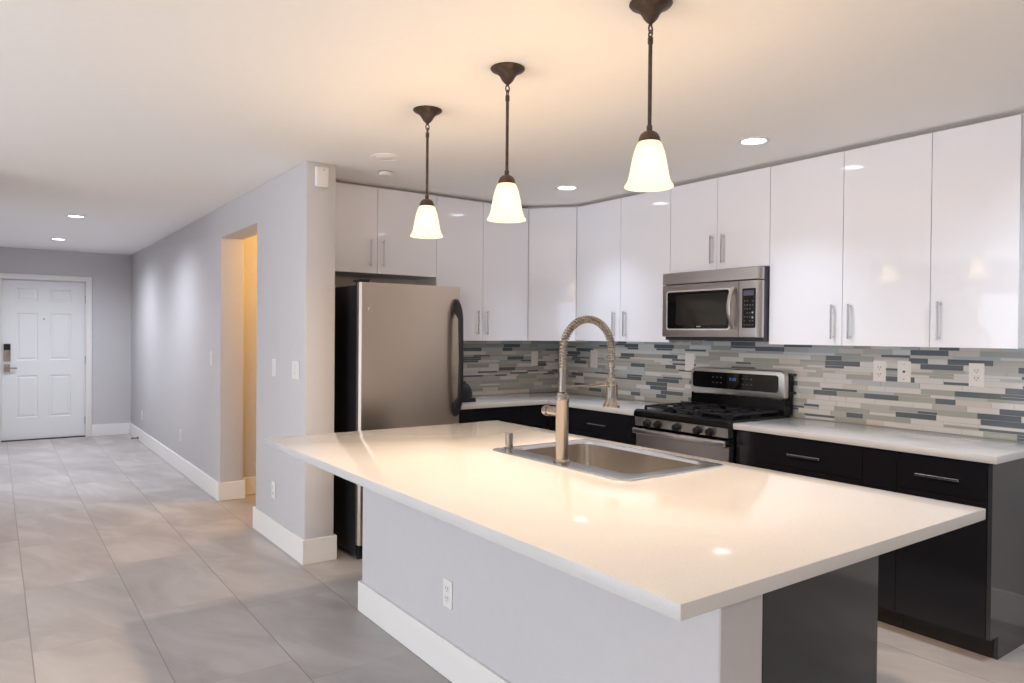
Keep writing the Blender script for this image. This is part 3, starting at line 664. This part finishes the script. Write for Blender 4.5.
# cooktop with rounded front edge
MB().prism([(3.448, .885), (3.445, .905), (3.452, .924), (3.475, .934), (3.52, .930), (4.06, .930), (4.06, .885)], 'y', GY0 - .004, GY1 + .004, 0.002, 1).build('cooktop', black_enamel, rg)
MB().prism([(3.449, .885), (3.456, .828), (3.52, .828), (3.52, .885)], 'y', GY0 + .002, GY1 - .002, 0.002, 1).build('control_panel', steel, rg)
for y in (3.271, 3.18, 3.026, 2.862, 2.769):
    kb = MB().lathe((3.450, y, .852), [(0.024, .002), (0.026, -.006), (0.021, -.010), (0.019, -.030), (0.016, -.033)], 24, 'x').box(3.412, 3.425, y - .005, y + .005, .834, .870, .002).build('knob', black_plastic, rg)
od = MB().box(3.462, 3.505, GY0 + .003, GY1 - .003, 0.235, 0.772, .004).build('oven_door', steel_dark, rg)
MB().box(3.459, 3.464, GY0 + .10, GY1 - .10, 0.34, 0.66, .002).build('oven_window', oven_glass, od)
hb = [(3.425, y, .775) for y in (GY0 + .006, GY0 + .02, 3.02, GY1 - .02, GY1 + .012)]
MB().box(3.424, 3.448, GY0 + .004, GY1 - .001, .777, .813, .009, 0, 3).box(3.446, 3.502, GY0 + .03, GY0 + .055, .784, .806, .003).box(3.446, 3.502, GY1 - .055, GY1 - .03, .784, .806, .003).build('oven_handle', steel, od)
MB().box(3.465, 3.505, GY0 + .003, GY1 - .003, 0.075, 0.228, .004).build('storage_drawer', steel, rg)
MB().box(3.53, 3.60, GY0 + .02, GY1 - .02, 0.0, 0.07).build('kick_plate', black_plastic, rg)
# grates: three cast iron frames with fingers, feet on the cooktop
gw = (GY1 - GY0 - .05) / 3
for i in range(3):
    a = GY0 + .025 + i * gw + .003; b_ = a + gw - .006; mb = MB(); z0, z1 = .946, .959; w = .013
    x0, x1 = 3.515, 4.005
    for x in (x0, (x0 + x1) / 2 - w / 2, x1 - w): mb.box(x, x + w, a, b_, z0, z1, .003)
    for y in (a, b_ - w): mb.box(x0, x1, y, y + w, z0, z1, .003)
    ym = (a + b_) / 2
    for xc in (x0 + (x1 - x0) * .25, x0 + (x1 - x0) * .75):
        mb.box(xc - w / 2, xc + w / 2, a, ym - .03, z0, z1 + .003, .003).box(xc - w / 2, xc + w / 2, ym + .03, b_, z0, z1 + .003, .003)
        mb.box(xc - .115, xc - .03, ym - w / 2, ym + w / 2, z0, z1 + .003, .003).box(xc + .03, xc + .115, ym - w / 2, ym + w / 2, z0, z1 + .003, .003)
    for x in (x0, x1 - w):
        for y in (a, b_ - w): mb.box(x, x + w, y, y + w, .930, z0 + .002)
    mb.build('grate', iron, rg)
    for xc in (x0 + (x1 - x0) * .25, x0 + (x1 - x0) * .75):
        if i == 1 and xc > 3.8: continue
        MB().lathe((xc, ym, .930), [(0.045, 0), (0.045, .010), (0.034, .011), (0.034, .019), (0.030, .021)], 24).build('burner', iron, rg)
# backguard
MB().prism([(4.005, .93), (4.015, 1.03), (4.10, 1.03), (4.10, .93)], 'y', GY0 + .004, GY1 - .004).box(4.05, 4.105, GY0 + .002, GY1 - .002, 1.03, 1.188, .004).build('backguard', black_enamel, rg)
bgp = [(GY0 + .004, 1.034), (GY0 + .03, 1.022), (GY1 - .03, 1.022), (GY1 - .002, 1.034), (GY1 - .002, 1.185), (GY1 - .03, 1.203), (GY0 + .03, 1.206), (GY0 + .004, 1.188)]
bgo = MB().prism(bgp, 'x', 4.008, 4.062, 0.008, 3).build('control_console', steel, rg)
def rr_yz(y0, y1, z0, z1, r, x0, x1):
    ps = [(p[0], p[1]) for p in rrect(y0, y1, z0, z1, r, 0)]
    return MB().prism(ps, 'x', x0, x1)
rr_yz(2.692, 3.372, 1.066, 1.176, .02, 4.004, 4.010).build('display_glass', black_glass, bgo)
mb = MB()
for j in range(2):
    for i in range(3):
        for k0 in (3.19, 2.95):
            mb.box(4.0032, 4.0041, k0 - i * .033, k0 - i * .033 + .013, 1.102 + j * .036, 1.108 + j * .036)
mb.build('legend_marks', legend, bgo)
mb = MB()
def seg_digit(y, z, s_, segs, x=4.0036):
    w, h, t_ = .009 * s_, .018 * s_, .0022 * s_
    D = {'a': (0, w, h - t_, h), 'g': (0, w, h / 2 - t_ / 2, h / 2 + t_ / 2), 'd': (0, w, 0, t_), 'f': (0, t_, h / 2, h), 'e': (0, t_, 0, h / 2), 'b': (w - t_, w, h / 2, h), 'c': (w - t_, w, 0, h / 2)}
    for q in segs:
        u0, u1, z0, z1 = D[q]; mb.box(x - .0006, x, y - u1, y - u0, z + z0, z + z1)
for i, sgm in enumerate(('bc', 'abged', 'abcdef', 'afgcd')): seg_digit(3.068 - i * .014 - (.006 if i > 1 else 0), 1.125, 1.0, sgm)
mb.build('clock_digits', blue_led, bgo)
MB().box(4.0062, 4.0085, 3.03, 3.085, 1.036, 1.044, .001).build('badge', mat('badge_pale', (0.75, 0.75, 0.75), 0.3, 0.6), bgo)
for z in (1.06, 1.175): MB().box(4.06, 4.112, GY0 - .012, GY0 + .006, z, z + .012).build('bracket', black_plastic, rg)

# ------------------------------------------------------------------ microwave
MY0, MY1, MF = 2.636, 3.386, 3.70
mw_ = thing('microwave', 'stainless steel over-the-range microwave hung below the short cabinet', 'microwave', (3.9, 3.01, 1.40))
MB().box(MF + .045, XR - .025, 2.622, 3.398, 1.392, 1.846, .003).build('body', mat('microwave_case', (0.035, 0.035, 0.045), 0.4), mw_)
def mfront(z0, z1, y0, y1, right=False):
    P_ = [(MF, y1), (MF, y0 + (.001 if not right else .026)), (MF + (.0 if not right else .022), y0), (MF + .044, y0), (MF + .044, y1)] if right else [(MF, y1), (MF, y0), (MF + .044, y0), (MF + .044, y1)]
    return MB().prism(P_, 'z', z0, z1, 0.002, 1)
mfront(1.766, 1.840, 2.618, MY1, True).build('vent_panel', steel_dark, mw_)
mdr = mfront(1.415, 1.760, 2.770, MY1).build('door', steel_dark, mw_)
mfront(1.415, 1.760, 2.618, 2.767, True).build('control_frame', steel_dark, mw_)
rr_yz(2.829, 3.349, 1.459, 1.721, .02, MF - .003, MF + .004).build('window_trim', mat('bright_trim', (0.9, 0.9, 0.9), 0.3, 0.6), mdr)
rr_yz(2.838, 3.338, 1.468, 1.712, .015, MF - .004, MF + .003).build('window', black_glass, mdr)
rr_yz(2.852, 3.262, 1.492, 1.694, .01, MF - .0055, MF - .003).build('window_screen', mat('screen_mesh', (0.022, 0.021, 0.019), 0.08), mdr)
MB().box(MF - .0062, MF - .0042, 3.055, 3.09, 1.478, 1.486, .0005).build('badge', mat('badge_grey', (0.6, 0.6, 0.6), 0.3, 0.8), mdr)
hp = []
for i in range(17):
    f = i / 16; hp.append((MF - .012 - .038 * math.sin(PI * f), 2.802 , 1.468 + .255 * f))
mb = MB(); ls = []
for x, y, z in hp: ls.append([(x - .007, y - .013, z), (x - .010, y, z), (x - .007, y + .013, z), (x + .005, y + .013, z), (x + .005, y - .013, z)])
mb.loops(ls, True, True).box(MF - .018, MF + .001, 2.790, 2.814, 1.466, 1.482, .002).box(MF - .018, MF + .001, 2.790, 2.814, 1.709, 1.725, .002).build('handle', steel, mdr, ang=50)
pnl = MB().box(MF - .003, MF + .003, 2.646, 2.742, 1.472, 1.712, .004).build('control_panel', black_glass, mw_)
MB().box(MF - .0042, MF - .0028, 2.658, 2.730, 1.668, 1.698).build('display', grey_legend, pnl)
mb = MB()
for j in range(7):
    for i in range(4):
        if (i + j * 3) % 7 == 5: continue
        mb.box(MF - .0040, MF - .0029, 2.660 + i * .019, 2.660 + i * .019 + .010, 1.488 + j * .024, 1.488 + j * .024 + .006)
mb.build('keypad', legend, pnl)
for z in (1.545, 1.515): MB().lathe((MF - .003, 2.664, z + .02), [(0.007, 0), (0.006, -.003)], 14, 'x').build('button', chrome, pnl)
